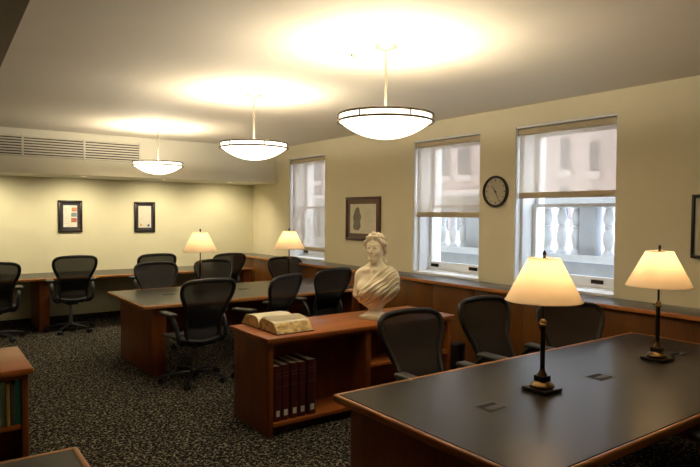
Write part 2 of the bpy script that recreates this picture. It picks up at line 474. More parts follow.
def reading_table(x0, x1, y0, y1, label, inset, peds, groms):
    t = thing('reading_table', label, 'table', (x0, y0, 0), 0, 'long reading tables')
    W, D = x1 - x0, y1 - y0
    bull_top(t, 0, W, 0, D)
    for (a, b) in peds:
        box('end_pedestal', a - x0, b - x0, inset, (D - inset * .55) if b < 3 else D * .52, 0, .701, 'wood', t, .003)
    a, b = peds[0][1], peds[-1][0]
    box('modesty_panel', a - x0, b - x0, D / 2 - .012, D / 2 + .012, .32, .701, 'wood', t, .002)
    for gx, gy in groms: grommet(t, gx - x0, gy - y0)
    return t
reading_table(1.687, 4.535, 1.228, 2.458, 'long dark topped reading table with wood edge in the foreground, two lamps on it', .13, [(1.75, 1.90), (4.36, 4.48)],
              [(2.196, 1.862), (3.113, 1.866), (4.10, 1.89)])
reading_table(1.755, 4.545, 5.82, 7.145, 'long dark topped reading table in mid room with mesh chairs on both sides', .12, [(1.885, 2.03), (4.36, 4.48)],
              [(2.257, 6.535), (3.168, 6.525), (4.116, 6.525)])
reading_table(-2.4, .495, 1.24, 2.475, 'dark topped table with wood edge, only its corner showing at bottom left', .13, [(-2.3, -2.15), (.28, .42)], [])

# long counter on the far wall
t = thing('wall_counter', 'long dark topped wooden counter running along the far wall under the framed certificates', 'desk', (0, 9.02, 0))
bull_top(t, -4.5, 4.55, 0, .85, sides='F')
for x in (-3.2, -.95, 1.345, 4.42):
    box('support_panel', x, x + .125, .06, .80, 0, .70, 'wood', t, .003)
box('rear_panel', -4.5, 4.55, .815, .832, .12, .70, 'wallfar', t, 0)

# ------------------------------------------------------------------ bookcases
def bookcase(name, label, x0, x1, y0, y1, shelf_l, shelf_r, mid):
    t = thing(name, label, 'bookcase', (x0, y0, 0))
    W, D = x1 - x0, y1 - y0; p = .036; ov = .025
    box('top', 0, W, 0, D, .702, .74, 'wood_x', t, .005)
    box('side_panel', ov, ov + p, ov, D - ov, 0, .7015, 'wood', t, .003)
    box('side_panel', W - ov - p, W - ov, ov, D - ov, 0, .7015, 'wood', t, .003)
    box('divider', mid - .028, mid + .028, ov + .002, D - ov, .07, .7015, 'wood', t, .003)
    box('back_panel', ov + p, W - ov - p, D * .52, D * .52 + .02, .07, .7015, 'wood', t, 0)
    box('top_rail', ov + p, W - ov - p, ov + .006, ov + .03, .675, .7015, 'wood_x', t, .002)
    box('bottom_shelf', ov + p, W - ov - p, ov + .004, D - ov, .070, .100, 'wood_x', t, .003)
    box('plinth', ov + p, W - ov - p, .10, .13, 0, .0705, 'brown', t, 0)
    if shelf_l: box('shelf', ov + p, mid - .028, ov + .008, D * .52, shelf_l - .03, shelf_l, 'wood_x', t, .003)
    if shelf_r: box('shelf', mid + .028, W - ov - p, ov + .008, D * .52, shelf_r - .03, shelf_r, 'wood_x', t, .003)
    return t
bookcase('bookcase', 'low cherry wood bookcase carrying the marble bust, maroon volumes on its bottom shelf', 2.04, 3.96, 3.80, 4.45, 0, .415, .94)
bookcase('bookcase', 'low cherry wood bookcase at the left edge holding thin coloured volumes', -1.45, .54, 3.87, 4.56, .41, .41, 1.0)

# maroon volumes: (left, right) along the shelf
RW = lambda px: math.tan(math.radians(36.05) + math.atan((px - 350) / 594.95))
def volume(name, x0, x1, y0, depth, z0, h, cov, label, cat, group, lab=True, bands=True):
    t = thing(name, label, cat, (x0, y0, z0), 0, group)
    w = x1 - x0; c = .004
    bm = bmesh.new()
    bx(bm, 0, c, 0, depth, 0, h, .001); bx(bm, w - c, w, 0, depth, 0, h, .001)
    n = 8
    pts = [(w * .5 - w * .5 * math.cos(PI * k / n), -w * .13 * math.sin(PI * k / n)) for k in range(n + 1)]
    for (xa, ya), (xb, yb) in zip(pts, pts[1:]):
        v = [bm.verts.new((xa, ya, 0)), bm.verts.new((xb, yb, 0)), bm.verts.new((xb, yb, h)), bm.verts.new((xa, ya, h)),
             bm.verts.new((xa, ya + c + .003, 0)), bm.verts.new((xb, yb + c + .003, 0)), bm.verts.new((xb, yb + c + .003, h)), bm.verts.new((xa, ya + c + .003, h))]
        for f in ((0, 1, 2, 3), (4, 5, 6, 7), (0, 1, 5, 4), (3, 2, 6, 7)): bm.faces.new([v[i] for i in f])
    obj('cover', bm, cov, t)
    box('page_block', c, w - c, .006, depth - .006, .004, h - .005, 'paper', t, 0)
    if bands:
        for zz in (.62, .80, .86):
            bm = bmesh.new()
            bx(bm, w * .12, w * .88, -w * .135 - .0006, -w * .05, h * zz - .0015, h * zz + .0015); obj('gilt_band', bm, 'gold', t)
    if lab:
        bm = bmesh.new(); bx(bm, w * .26, w * .74, -w * .137 - .001, -w * .1, h * .085, h * .085 + .045); tag(obj('spine_label', bm, 'label', t), 'white paper spine label')
    return t
SPY = 3.865
vl = [(274.6, 281.6), (282.0, 289.8), (291.2, 298.6), (299.3, 306.6), (308.2, 316.6)]
od = ['maroon bound volume against the left side of the bookcase, leftmost of five', 'maroon bound volume second from the left in the bookcase row', 'maroon bound volume in the middle of the row of five',
      'maroon bound volume second from the right in the bookcase row', 'maroon bound volume at the right end of the row, beside the empty shelf']
for k, (a, b) in enumerate(vl):
    volume('bound_volume', RW(a) * SPY, RW(b) * SPY, SPY, .27, .1005, .415 + (.0, .004, .006, .004, .012)[k], 'maroon', od[k], 'book', 'maroon volumes in the low bookcase')

cols = [('brown', (.14, .08, .04)), ('tan', (.28, .20, .10)), ('dark green', (.09, .16, .08)), ('brown', (.17, .11, .06)), ('grey green', (.22, .27, .19)),
        ('light green', (.32, .50, .33)), ('ochre', (.55, .33, .09)), ('dark grey', (.10, .095, .085)), ('teal green', (.09, .42, .29))]
for k, (cn, c) in enumerate(cols): M['vol%d' % k] = plain('cloth_%d' % k, c, .55)
xx = .477
place = ['at the far left of the left bookcase shelf', 'second along the left bookcase shelf', 'between the tan and a brown volume', 'between the dark green and grey green volumes', 'beside the light green volume',
         'between the grey green and ochre volumes', 'the only yellowish one of the shelf', 'between the ochre and teal volumes', 'at the right end of the left bookcase shelf']
for k in reversed(range(len(cols))):
    w = (.032, .030, .028, .026, .018, .022, .020, .024, .030)[k]
    volume('thin_volume', xx - w, xx, 3.903 + .006 * (k % 3), .22, .4105, .263 - .008 * (k % 4), 'vol%d' % k, 'thin %s volume %s' % (cols[k][0], place[k]), 'book', 'thin volumes in the left bookcase', lab=False, bands=False)
    xx -= w + .0015

# ------------------------------------------------------------------ open dictionary
bk = thing('open_book', 'thick old open dictionary with yellowed page edges lying on the low bookcase', 'book', (2.168, 4.19, .74))
bk.scale = (1.05, 1.04, 1.06)
def half(s, name):
    """One half of the open book; s=-1 near half, s=1 far half (along local y)."""
    prof = [(.004, .012), (.004, .045), (.018, .070), (.045, .086), (.09, .090), (.15, .086), (.215, .080), (.232, .074), (.29, .008), (.285, .006), (.02, .006)]
    bm = bmesh.new(); L = .30
    a = [bm.verts.new((0, s * p[0], p[1])) for p in prof]; b = [bm.verts.new((L, s * p[0], p[1])) for p in prof]
    n = len(prof)
    for i in range(n):
        j = (i + 1) % n
        f = bm.faces.new((a[i], a[j], b[j], b[i])); f.material_index = 0 if i in (0, 1, 2, 3, 4, 5, 6) else 1
    f = bm.faces.new(a); f.material_index = 1
    f = bm.faces.new(b); f.material_index = 1
    return obj(name, bm, ['paper', 'page_edges'], bk, 50)
half(-1, 'page_block'); half(1, 'page_block')
bm = bmesh.new(); bx(bm, -.006, .306, -.298, .298, 0, .0055, .001); obj('cover', bm, 'maroon', bk)
bm = bmesh.new()
lv = []
for k in range(9):      # one loose leaf lifting over the near half
    t_ = k / 8
    lv.append((.012 - .0 + -.0 * t_, .075 + .025 * math.sin(t_ * 2.2)))
for i, (yy, zz) in enumerate([(.002, .05), (-.012, .076), (-.04, .096), (-.08, .101), (-.13, .098), (-.19, .090)]):
    for x in (.01, .297): bm.verts.new((x, yy, zz))
bm.verts.ensure_lookup_table()
for i in range(5): bm.faces.new([bm.verts[j] for j in (2 * i, 2 * i + 2, 2 * i + 3, 2 * i + 1)])
bmesh.ops.solidify(bm, geom=bm.faces[:], thickness=.0008)
obj('loose_leaf', bm, 'paper', bk)

# ------------------------------------------------------------------ table lamps
def make_lamp():
    t = thing('table_lamp', 'x', 'lamp', (0, 0, 0), 0, 'lit table lamps with cream shades')
    bm = bmesh.new(); bx(bm, -.072, .072, -.072, .072, 0, .020, .003); bx(bm, -.045, .045, -.045, .045, .0195, .026, .002)
    obj('base', bm, 'bronze', t)
    bm = bmesh.new(); lathe(bm, [(.058, .025), (.060, .032), (.054, .040), (.040, .048), (.036, .053)], n=32); obj('brass_foot', bm, 'brass', t)
    bm = bmesh.new(); bx(bm, -.031, .031, -.031, .031, .052, .082, .003); obj('collar', bm, 'bronze', t)
    bm = bmesh.new(); lathe(bm, [(.026, .082), (.024, .090), (.016, .102), (.0135, .115)], n=24); obj('brass_neck', bm, 'brass', t)
    bm = bmesh.new(); lathe(bm, [(.0125, .11), (.0125, .335)], n=16); obj('column', bm, 'bronze', t)
    bm = bmesh.new(); lathe(bm, [(.014, .335), (.018, .340), (.018, .348), (.013, .354), (.017, .36), (.014, .368), (.008, .375)], n=20); obj('brass_joint', bm, 'brass', t)
    bm = bmesh.new(); lathe(bm, [(.0065, .37), (.0065, .50), (.015, .475), (.015, .505), (.006, .508)], n=16); obj('stem', bm, 'bronze', t)
    bm = bmesh.new(); tube(bm, [(0, .014, .35), (0, .035, .352)], .005, 8); obj('switch_key', bm, 'brass', t)
    bm = bmesh.new()
    for s in (-1, 1):
        tube(bm, spline([(s * .012, 0, .515), (s * .05, 0, .56), (s * .045, 0, .64), (0, 0, .697)], 6), .0025, 6)
    obj('harp', bm, 'brass', t)
    bm = bmesh.new(); lathe(bm, [(.0, .69), (.009, .692), (.006, .70), (.010, .708), (.008, .722), (.003, .73), (0, .731)], n=14); obj('finial', bm, 'bronze', t)
    bm = bmesh.new()
    prof = [(.194, .470), (.080, .690), (.079, .690), (.193, .470)]
    lathe(bm, prof + [prof[0]], n=56, cap=False)
    s = obj('lamp_shade', bm, 'shade', t, 50)
    bm = bmesh.new()
    for r, z in ((.194, .471), (.080, .689)): tube(bm, [(r * math.cos(2 * PI * k / 48), r * math.sin(2 * PI * k / 48), z) for k in range(48)], .0022, 6, True)
    obj('rim_tape', bm, 'shade', s)
    bm = bmesh.new()
    for k in range(3):
        a = 2 * PI * k / 3; tube(bm, [(0, 0, .689), (.0795 * math.cos(a), .0795 * math.sin(a), .689)], .0018, 6)
    obj('spider', bm, 'brass', s)
    bm = bmesh.new(); lathe(bm, [(0, .505), (.013, .508), (.015, .515), (.024, .532), (.025, .545), (.019, .558), (0, .565)], n=20)
    obj('bulb', bm, 'bulb', t, 60)
    L = bpy.data.lights.new('lamp_glow', 'POINT'); L.energy = LAMP; L.color = (1, .70, .42); L.shadow_soft_size = .035
    lo = bpy.data.objects.new('lamp_glow', L); C.objects.link(lo); lo.parent = t; lo.location = (0, 0, .605)
    return t
LAMP = 2.8
lamp = make_lamp()
ll = [((2.614, 1.886), 'lit table lamp with cream shade nearest the viewer on the foreground table', .7408),
      ((3.785, 1.880), 'lit table lamp with cream shade trailing a cord, nearest the right edge', .74),
      ((2.615, 6.50), 'lit table lamp with cream shade on the middle table, in front of the far wall', .74),
      ((3.785, 6.50), 'lit table lamp with cream shade on the middle table, in front of the farthest window', .74)]
for k, ((x, y), lab, z) in enumerate(ll):
    o = lamp if k == 0 else copy_tree(lamp)
    o.location = (x, y, .7408); o['label'] = lab
bm = bmesh.new()
tube(bm, spline([(3.862, 1.87, .7445), (3.93, 1.85, .7445), (3.97, 1.88, .7445), (4.02, 1.885, .7445), (4.09, 1.885, .7475)], 6), .0035, 6)
tag(obj('lamp_cord', bm, 'dark'), 'short black lamp cord running across the table to the power grommet', 'cord')

# ------------------------------------------------------------------ mesh office chairs
def back_y(u, v):
    """Depth of the backrest surface; v = height above the backrest foot, u = sideways."""
    rec = -.205 - .27 * v
    lum = .045 * math.exp(-((v - .17) / .12) ** 2)
    return rec + lum + .62 * u * u * (1 - .35 * v / .6)
BACK = [(0, -.005), (.10, 0), (.15, .015), (.168, .06), (.173, .14), (.180, .22), (.196, .30), (.226, .37), (.256, .44), (.267, .50), (.255, .553), (.205, .583), (.11, .594), (0, .598)]
def outline(n=5):
    r = [(u, v) for u, v in BACK]
    full = r + [(-u, v) for u, v in reversed(r[1:-1])]
    return [(p.x, p.y) for p in spline([(u, v, 0) for u, v in full], n, True)]
BZ = .435
def grid_fill(bm, loop, surf, rows=18, cols=14, inset=1.0):
    """Rows across a closed outline, each sample lifted onto surf(u, v)."""
    vs = [p[1] for p in loop]; lo, hi = min(vs) + .004, max(vs) - .004
    prev = None
    for i in range(rows + 1):
        v = lo + (hi - lo) * i / rows
        xs = []
        for (a, b), (c, d) in zip(loop, loop[1:] + loop[:1]):
            if (b - v) * (d - v) < 0: xs.append(a + (c - a) * (v - b) / (d - b))
        if len(xs) < 2: continue
        w0, w1 = min(xs), max(xs)
        row = [bm.verts.new(surf(w0 + (w1 - w0) * k / cols, v)) for k in range(cols + 1)]
        if prev:
            for k in range(cols): bm.faces.new((prev[k], prev[k + 1], row[k + 1], row[k]))
        prev = row
    return bm

def make_chair():
    t = thing('office_chair', 'x', 'chair', (0, 0, 0), 0, 'black mesh office chairs')
    # base
    bm = bmesh.new(); lathe(bm, [(.045, .062), (.052, .075), (.048, .115), (.034, .13), (.03, .13)], n=20); obj('base_hub', bm, 'chair', t)
    for k in range(5):
        a = 2 * PI * k / 5 + PI / 2; c, s = math.cos(a), math.sin(a)
        bm = bmesh.new(); tube(bm, [(c * .035, s * .035, .098), (c * .12, s * .12, .100), (c * .22, s * .22, .086), (c * .315, s * .315, .068)], [.026, .024, .021, .016], 8, flat=.7, up=(0, 0, 1))
        lg = obj('leg', bm, 'chair', t)
        bm = bmesh.new()
        d = Vector((-s, c, 0)); ctr = Vector((c * .315, s * .315, .0305))
        for q in (-1, 1):
            tube(bm, [ctr + d * (q * .009), ctr + d * (q * .027)], .030, 14)
        tube(bm, [ctr + Vector((0, 0, .01)), ctr + Vector((0, 0, .045))], .009, 8)
        obj('caster', bm, 'chair', lg)
    bm = bmesh.new(); lathe(bm, [(.027, .125), (.027, .25), (.019, .252), (.019, .37)], n=16); tag(obj('gas_column', bm, 'steel', t), 'grey metal gas column')
    bm = bmesh.new(); bx(bm, -.075, .075, -.13, .11, .355, .425, .02, 3); bx(bm, -.17, .17, -.05, .02, .385, .42, .01, 2); obj('tilt_mechanism', bm, 'chair', t)
    # seat
    seat = [(0, .235), (.14, .232), (.215, .20), (.236, .12), (.24, 0), (.226, -.12), (.205, -.19), (.12, -.215), (0, -.22)]
    full = seat + [(-u, v) for u, v in reversed(seat[1:-1])]
    lp = [(p.x, p.y) for p in spline([(u, v, 0) for u, v in full], 5, True)]
    sz = lambda u, v: (u, v, .452 + .30 * u * u - .9 * max(0, v - .13) ** 1.6 - .02 * math.exp(-(u / .15) ** 2))
    bm = bmesh.new(); tube(bm, [sz(u, v) for u, v in lp], .017, 8, True); sf = obj('seat_frame', bm, 'chair', t)
    bm = bmesh.new(); grid_fill(bm, lp, sz); obj('seat_mesh', bm, 'mesh', t)
    # back
    bl = outline()
    sb = lambda u, v: (u, back_y(u, v), BZ + v)
    bm = bmesh.new(); tube(bm, [sb(u, v) for u, v in bl], [.020 if v > .1 else .016 for u, v in bl], 8, True, flat=1.0); bf = obj('back_frame', bm, 'chair', t)
    bm = bmesh.new(); grid_fill(bm, bl, sb); obj('back_mesh', bm, 'mesh', t)
    bm = bmesh.new()      # lumbar pad across the back
    rows = []
    for v in (.135, .20, .265):
        rows.append([bm.verts.new((u, back_y(u, v) - .018, BZ + v)) for u in [(-.170 + .34 * k / 12) for k in range(13)]])
    for a, b in zip(rows, rows[1:]):
        for k in range(12): bm.faces.new((a[k], a[k + 1], b[k + 1], b[k]))
    bmesh.ops.solidify(bm, geom=bm.faces[:], thickness=.006)
    obj('lumbar_pad', bm, 'chair', t)
    bm = bmesh.new()      # spine bracket from mechanism to frame sides
    tube(bm, [(0, -.10, .39), (0, -.19, .40), (0, -.225, BZ + .01)], [.03, .026, .02], 8, flat=.6)
    for s in (-1, 1): tube(bm, [(s * .02, -.16, .395), (s * .12, -.20, .41), (s * .17, -.215, .46), (s * .178, -.215, BZ + .2)], [.02, .018, .016, .012], 8)
    obj('back_bracket', bm, 'chair', t)
    for s in (-1, 1):
        bm = bmesh.new()
        tube(bm, spline([(s * .15, -.11, .405), (s * .215, -.165, .42), (s * .245, -.185, .48), (s * .258, -.165, .585), (s * .262, -.10, .655), (s * .262, -.01, .682)], 5), [.021] * 26, 8)
        ar = obj('armrest', bm, 'chair', t)
        bm = bmesh.new()
        loop = []
        bx(bm, s * .262 - .049, s * .262 + .049, -.12, .14, .682, .712, .014, 3)
        for v in bm.verts:
            yy = (v.co.y - .0) / .135
            v.co.x = s * .262 + (v.co.x - s * .262) * (1 - .22 * max(0, yy) ** 2 - .12 * max(0, -yy) ** 2)
            v.co.z += -.010 * yy * yy
            v.co.x += s * .01 * (1 - yy * yy)
        tag(obj('arm_pad', bm, 'pad', ar), 'grey arm pad')
    return t

chair = make_chair()
chairs = [  # x, y, facing (deg, 0 = towards far wall), seat lift, label
    (.80, 8.80, -6, -.02, 'black mesh office chair at the far counter, cut by the left edge of the photo'),
    (1.71, 8.92, 0, .025, 'black mesh office chair at the far counter under the left framed certificate'),
    (2.81, 8.92, 0, .015, 'black mesh office chair at the far counter, mostly hidden behind another chair'),
    (3.89, 8.86, 4, -.01, 'black mesh office chair at the far counter nearest the window corner'),
    (2.48, 7.32, 180, -.03, 'black mesh office chair beyond the middle table, left of both its lamps'),
    (3.24, 7.22, 184, -.02, 'black mesh office chair on the far side of the middle table behind its left lamp'),
    (4.32, 7.24, 178, -.025, 'black mesh office chair on the far side of the middle table behind its right lamp'),
    (2.185, 5.60, 5, -.005, 'black mesh office chair, back to the viewer, at the left end of the middle table'),
    (2.86, 5.49, 27, .0, 'black mesh office chair turned sideways behind the open book, near side of the middle table'),
    (3.765, 5.86, 9, -.005, 'black mesh office chair just left of the marble bust, near side of the middle table'),
    (2.70, 2.69, 178, -.045, 'black mesh office chair facing the viewer beside the bookcase end, behind the foreground table'),
    (3.46, 2.70, 181, -.015, 'black mesh office chair behind the foreground table, between the bookcase and the nearest lamp'),
    (4.01, 2.47, 152, -.08, 'black mesh office chair behind the foreground table, hidden in part by the nearest lamp'),
    (3.075, 1.10, 0, -.015, 'black mesh office chair showing only its arm at the lower right corner'),
]
for k, (x, y, a, dz, lab) in enumerate(chairs):
    o = chair if k == 0 else copy_tree(chair)
    o.location = (x, y, 0); o.rotation_euler = (0, 0, math.radians(a)); o['label'] = lab
    o['dz'] = dz
for o in [x for x in C.objects if x.get('dz') is not None]:
    for ch in o.children:
        if ch.name.split('.')[0] not in ('base_hub', 'leg', 'gas_column'): ch.location.z = o['dz']
    del o['dz']

# small black stand by the wainscot
st = thing('small_stand', 'small black two legged stand on the floor by the wainscot, right of the bookcase', 'stand', (4.25, 4.05, 0))
bm = bmesh.new(); bx(bm, -.065, .065, -.06, .06, .375, .405, .012, 3); obj('top', bm, 'chair', st)
for sx in (-1, 1):
    bm = bmesh.new(); bx(bm, sx * .045 - .016, sx * .045 + .016, -.05, .05, 0, .376, .004)
    obj('leg', bm, 'chair', st)
box('stretcher', -.029, .029, -.01, .01, .10, .13, 'chair', st, .002)

M['clockface'] = plain('aged_clock_face', (.60, .54, .40), .6)
# ------------------------------------------------------------------ clock and pictures (on the window wall, facing -X)
ck = thing('wall_clock', 'round black rimmed wall clock between the two nearer windows', 'clock', (XW, 4.208, 1.902))
ck.rotation_euler = (0, -PI / 2, 0)   # local z points into the room, local x up, local y = right of photo reversed
bm = bmesh.new(); lathe(bm, [(.140, .0), (.165, .0), (.168, .02), (.160, .034), (.150, .034), (.143, .024), (.141, .012)], n=64, cap=False)
obj('rim', bm, 'black', ck)
bm = bmesh.new(); lathe(bm, [(0, .004), (.146, .004), (.146, .012), (0, .012)], n=48, cap=False); obj('face', bm, 'clockface', ck)
M['tick'] = plain('dark_tick', (.08, .07, .06), .6)
bm = bmesh.new()
for h in range(12):
    a = 2 * PI * h / 12
    c, s = math.cos(a), math.sin(a)
    L = .016 if h % 3 else .022
    for r in (.118,):
        q = [Vector((c * (r + L / 2 * i) - s * j * .0045, s * (r + L / 2 * i) + c * j * .0045, z)) for z in (.012, .0132) for i, j in ((-1, -1), (1, -1), (1, 1), (-1, 1))]
        v = [bm.verts.new(p) for p in q]
        for f in ((0, 1, 2, 3), (4, 5, 6, 7), (0, 1, 5, 4), (1, 2, 6, 5), (2, 3, 7, 6), (3, 0, 4, 7)): bm.faces.new([v[i] for i in f])
obj('hour_marks', bm, 'tick', ck)
def hand(name, deg, L, w, z):
    a = math.radians(deg)   # clockwise from 12; local x = up, clockwise seen from the room = towards -y
    d = Vector((math.cos(a), -math.sin(a), 0)); n = Vector((-d.y, d.x, 0))
    bm = bmesh.new()
    pts = [d * -.02 + n * w, d * L + n * w * .4, d * L - n * w * .4, d * -.02 - n * w]
    lo = [bm.verts.new(p + Vector((0, 0, z))) for p in pts]; hi = [bm.verts.new(p + Vector((0, 0, z + .0015))) for p in pts]
    bm.faces.new(lo); bm.faces.new(hi)
    for i in range(4): bm.faces.new((lo[i], lo[(i + 1) % 4], hi[(i + 1) % 4], hi[i]))
    obj(name, bm, 'black', ck)
hand('hour_hand', 318, .085, .005, .015); hand('minute_hand', 152, .118, .0038, .018)
bm = bmesh.new(); lathe(bm, [(0, .012), (.008, .012), (.008, .021), (0, .021)], n=14, cap=False); obj('hand_pin', bm, 'black', ck)
bm = bmesh.new(); lathe(bm, [(0, .026), (.142, .026), (.142, .028), (0, .028)], n=48, cap=False); obj('clock_glass', bm, 'pane', ck)

def framed(name, label, loc, rz, w, h, fw, frame_mat, paper_mat, prints, dep=.028, mat_w=0, matm='matboard'):
    """A frame hanging on a wall: local x across, local z up, faces -y."""
    t = thing(name, label, 'picture', loc, rz)
    bm = bmesh.new()
    for (a, b, c, d) in ((-w / 2, w / 2, h - fw, h), (-w / 2, w / 2, 0, fw), (-w / 2, -w / 2 + fw, fw, h - fw), (w / 2 - fw, w / 2, fw, h - fw)):
        bx(bm, a, b, -dep, -.001, c, d, .004)
    obj('frame', bm, frame_mat, t)
    iw, ih = w - 2 * fw + .004, h - 2 * fw + .004
    if mat_w:
        box('mat', -iw / 2, iw / 2, -.010, -.006, fw - .002, h - fw + .002, matm, t, 0)
    pw, ph = iw / 2 - mat_w, h / 2 - fw - mat_w
    box('print', -pw, pw, -.013 if mat_w else -.010, -.009 if mat_w else -.006, h / 2 - ph, h / 2 + ph, paper_mat, t, 0)
    for nm, m, poly in prints:
        bm = bmesh.new(); y0 = -.0134 if mat_w else -.0104
        pts = [((p[0] * 2 - 1) * pw, h / 2 + (p[1] * 2 - 1) * ph) for p in poly]
        lo = [bm.verts.new((x, y0, z)) for x, z in pts]; hi = [bm.verts.new((x, y0 + .0012, z)) for x, z in pts]
        bm.faces.new(lo); bm.faces.new(hi)
        n = len(pts)
        for i in range(n): bm.faces.new((lo[i], lo[(i + 1) % n], hi[(i + 1) % n], hi[i]))
        obj(nm, bm, m, t, 0)
    box('picture_glass', -iw / 2, iw / 2, -.019, -.017, fw, h - fw, 'pane', t, 0)
    return t
R4 = lambda a, b, c, d: [(a, b), (c, b), (c, d), (a, d)]
M['certpaper'] = plain('certificate_paper', (.80, .77, .66), .8)
M['certpaper2'] = plain('parchment_paper', (.74, .69, .55), .8)
M['ink'] = plain('grey_ink', (.42, .40, .36), .8)
M['ink2'] = plain('faint_ink', (.60, .56, .46), .8)
M['photo_orange'] = plain('orange_picture', (.55, .22, .10), .6, noise=.5, scale=60)
M['photo_teal'] = plain('grey_teal_picture', (.20, .27, .26), .6, noise=.6, scale=60)
M['photo_red'] = plain('red_picture', (.48, .16, .09), .6, noise=.5, scale=60)
M['seal_gold'] = plain('gold_seal', (.60, .42, .15), .5)
M['seal_blue'] = plain('dark_blue_seal', (.05, .07, .12), .5)
M['darkmat'] = plain('dark_mat', (.035, .030, .045), .8)
pr = [('picture', 'photo_orange', R4(.60, .72, .97, .90)), ('picture', 'photo_teal', R4(.56, .48, .97, .66)), ('picture', 'photo_red', R4(.56, .22, .97, .42))]
for k in range(9): pr.append(('text_line', 'ink2', R4(.08, .84 - .085 * k, .48 - .05 * (k % 3), .855 - .085 * k)))
framed('framed_certificate', 'dark framed certificate with three small colour pictures, the left one on the far wall', (1.892, YF, 1.345), 0, .342, .484, .034, 'black', 'certpaper', pr, mat_w=.042, matm='darkmat')
pr = []
for k in range(12): pr.append(('text_line', 'ink2', R4(.14 + .04 * (k % 2), .86 - .052 * k, .86 - .05 * (k % 3), .872 - .052 * k)))
def disc(cx, cy, rx, ry, n=14): return [(cx + rx * math.cos(2 * PI * k / n), cy + ry * math.sin(2 * PI * k / n)) for k in range(n)]
pr += [('gold_seal', 'seal_gold', disc(.2, .13, .11, .07)), ('blue_seal', 'seal_blue', disc(.8, .10, .10, .06))]
framed('framed_certificate', 'dark framed parchment certificate with two seals, the right one on the far wall', (3.016, YF, 1.337), 0, .336, .489, .034, 'black', 'certpaper2', pr, mat_w=.034, matm='darkmat')
fig = [(.16, .12), (.34, .10), (.42, .22), (.40, .40), (.44, .58), (.38, .74), (.36, .86), (.28, .90), (.22, .84), (.17, .72), (.12, .56), (.15, .36), (.12, .22)]
pr = [('figure', 'ink', fig)]
for k in range(10): pr.append(('text_line', 'ink2', R4(.58, .82 - .065 * k, .88 - .03 * (k % 3), .836 - .065 * k)))
M['figink'] = plain('dark_sketch', (.17, .145, .11), .8, noise=.6, scale=40)
pr[0] = ('figure', 'figink', fig)
M['brownmat'] = plain('brown_mat', (.16, .075, .042), .8)
framed('framed_print', 'red brown framed print with a dark standing figure beside the bust, on the window wall', (XW, 6.53, 1.285), PI / 2 + PI, .775, .605, .036, 'mahog', 'certpaper2', pr, mat_w=.062, matm='brownmat')
framed('framed_print', 'thin black framed picture cut off by the right edge of the photo', (XW, 1.86, 1.325), PI / 2 + PI, .72, .50, .022, 'black', 'matboard', [('text_line', 'ink2', R4(.2, .2, .8, .8))], mat_w=.03, matm='certpaper')

# ------------------------------------------------------------------ outside
ba = thing('stone_balustrade', 'grey white stone balustrade with turned balusters outside the windows', 'balustrade', (6.2, 0, 0))
box('parapet_wall', -.06, .10, 1, 12, -.6, 1.12, 'stone2', ba, 0)
box('parapet_cap', -.10, .12, 1, 12, 1.12, 1.205, 'stone', ba, .012)
box('hand_rail', -.10, .10, 1, 12, 1.77, 1.93, 'stone', ba, .02)
bp_ = [(.085, 1.205), (.085, 1.235), (.062, 1.245), (.05, 1.27), (.058, 1.30), (.082, 1.38), (.080, 1.43), (.055, 1.49), (.047, 1.505), (.062, 1.512), (.062, 1.53), (.047, 1.537),
       (.060, 1.56), (.080, 1.60), (.078, 1.65), (.055, 1.71), (.046, 1.735), (.08, 1.745), (.08, 1.77)]
bp_ = [(r * .74, z) for r, z in bp_]
bm = bmesh.new(); lathe(bm, bp_, 0, 0, 20)
b0 = obj('baluster', bm, 'stone', ba, 60)
first = True
yy = 3.06
by = []
piers = [(3.867, .212), (5.46, .50), (7.3, .212), (1.9, .212), (9.6, .212)]
by = [4.037 + .1975 * k for k in range(-10, 37)]
for y in by:
    if any(abs(y - p) < w / 2 + .06 for p, w in piers): continue
    o = b0 if first else b0.copy()
    if not first: C.objects.link(o); o.parent = ba
    first = False
    o.location = (0, y, 0)
for p, w in piers: box('pier', -.06, .06, p - w / 2, p + w / 2, 1.205, 1.77, 'stone2', ba, .004)

FX = 15
bd = thing('brick_building', 'pale brick building with narrow windows seen across the street through the shades', 'building', (FX, 0, 0))
wins = [(10.16, 3.42, .30, .92), (9.25, 3.27, .26, .80), (10.16, 2.02, .30, .9), (9.25, 2.0, .26, .8), (15.0, 3.50, .56, 1.0), (14.03, 3.50, .56, 1.0), (23.1, 3.6, .6, .85), (23.1, 2.5, .6, .8),
        (15.0, 1.55, .56, .9), (14.03, 1.55, .56, .9), (17.5, 3.5, .56, 1.0), (21.5, 3.6, .6, .85), (8.0, 3.3, .28, .85), (12.2, 3.4, .4, .9)]
box('wall', 0, 1, 0, 60, -8, 14, 'brick', bd, 0)
M['trimstone'] = plain('pale_lintel', (.30, .25, .225), .9)
box('string_course', -.12, 0, 12, 60, 2.35, 2.50, 'trimstone', bd, 0)
for (y, z, w, h) in wins:
    f = box('window', -.06, -.0005, y - w / 2, y + w / 2, z - h / 2, z + h / 2, 'trimstone', bd, 0)
    box('stone_sill', -.10, -.0005, y - w / 2 - .06, y + w / 2 + .06, z - h / 2 - .22, z - h / 2 - .001, 'trimstone', f, 0)
    box('pane', -.075, -.058, y - w / 2 + .012, y + w / 2 - .012, z - h / 2 + .012, z + h / 2 - .012, 'dkglass', f, 0)

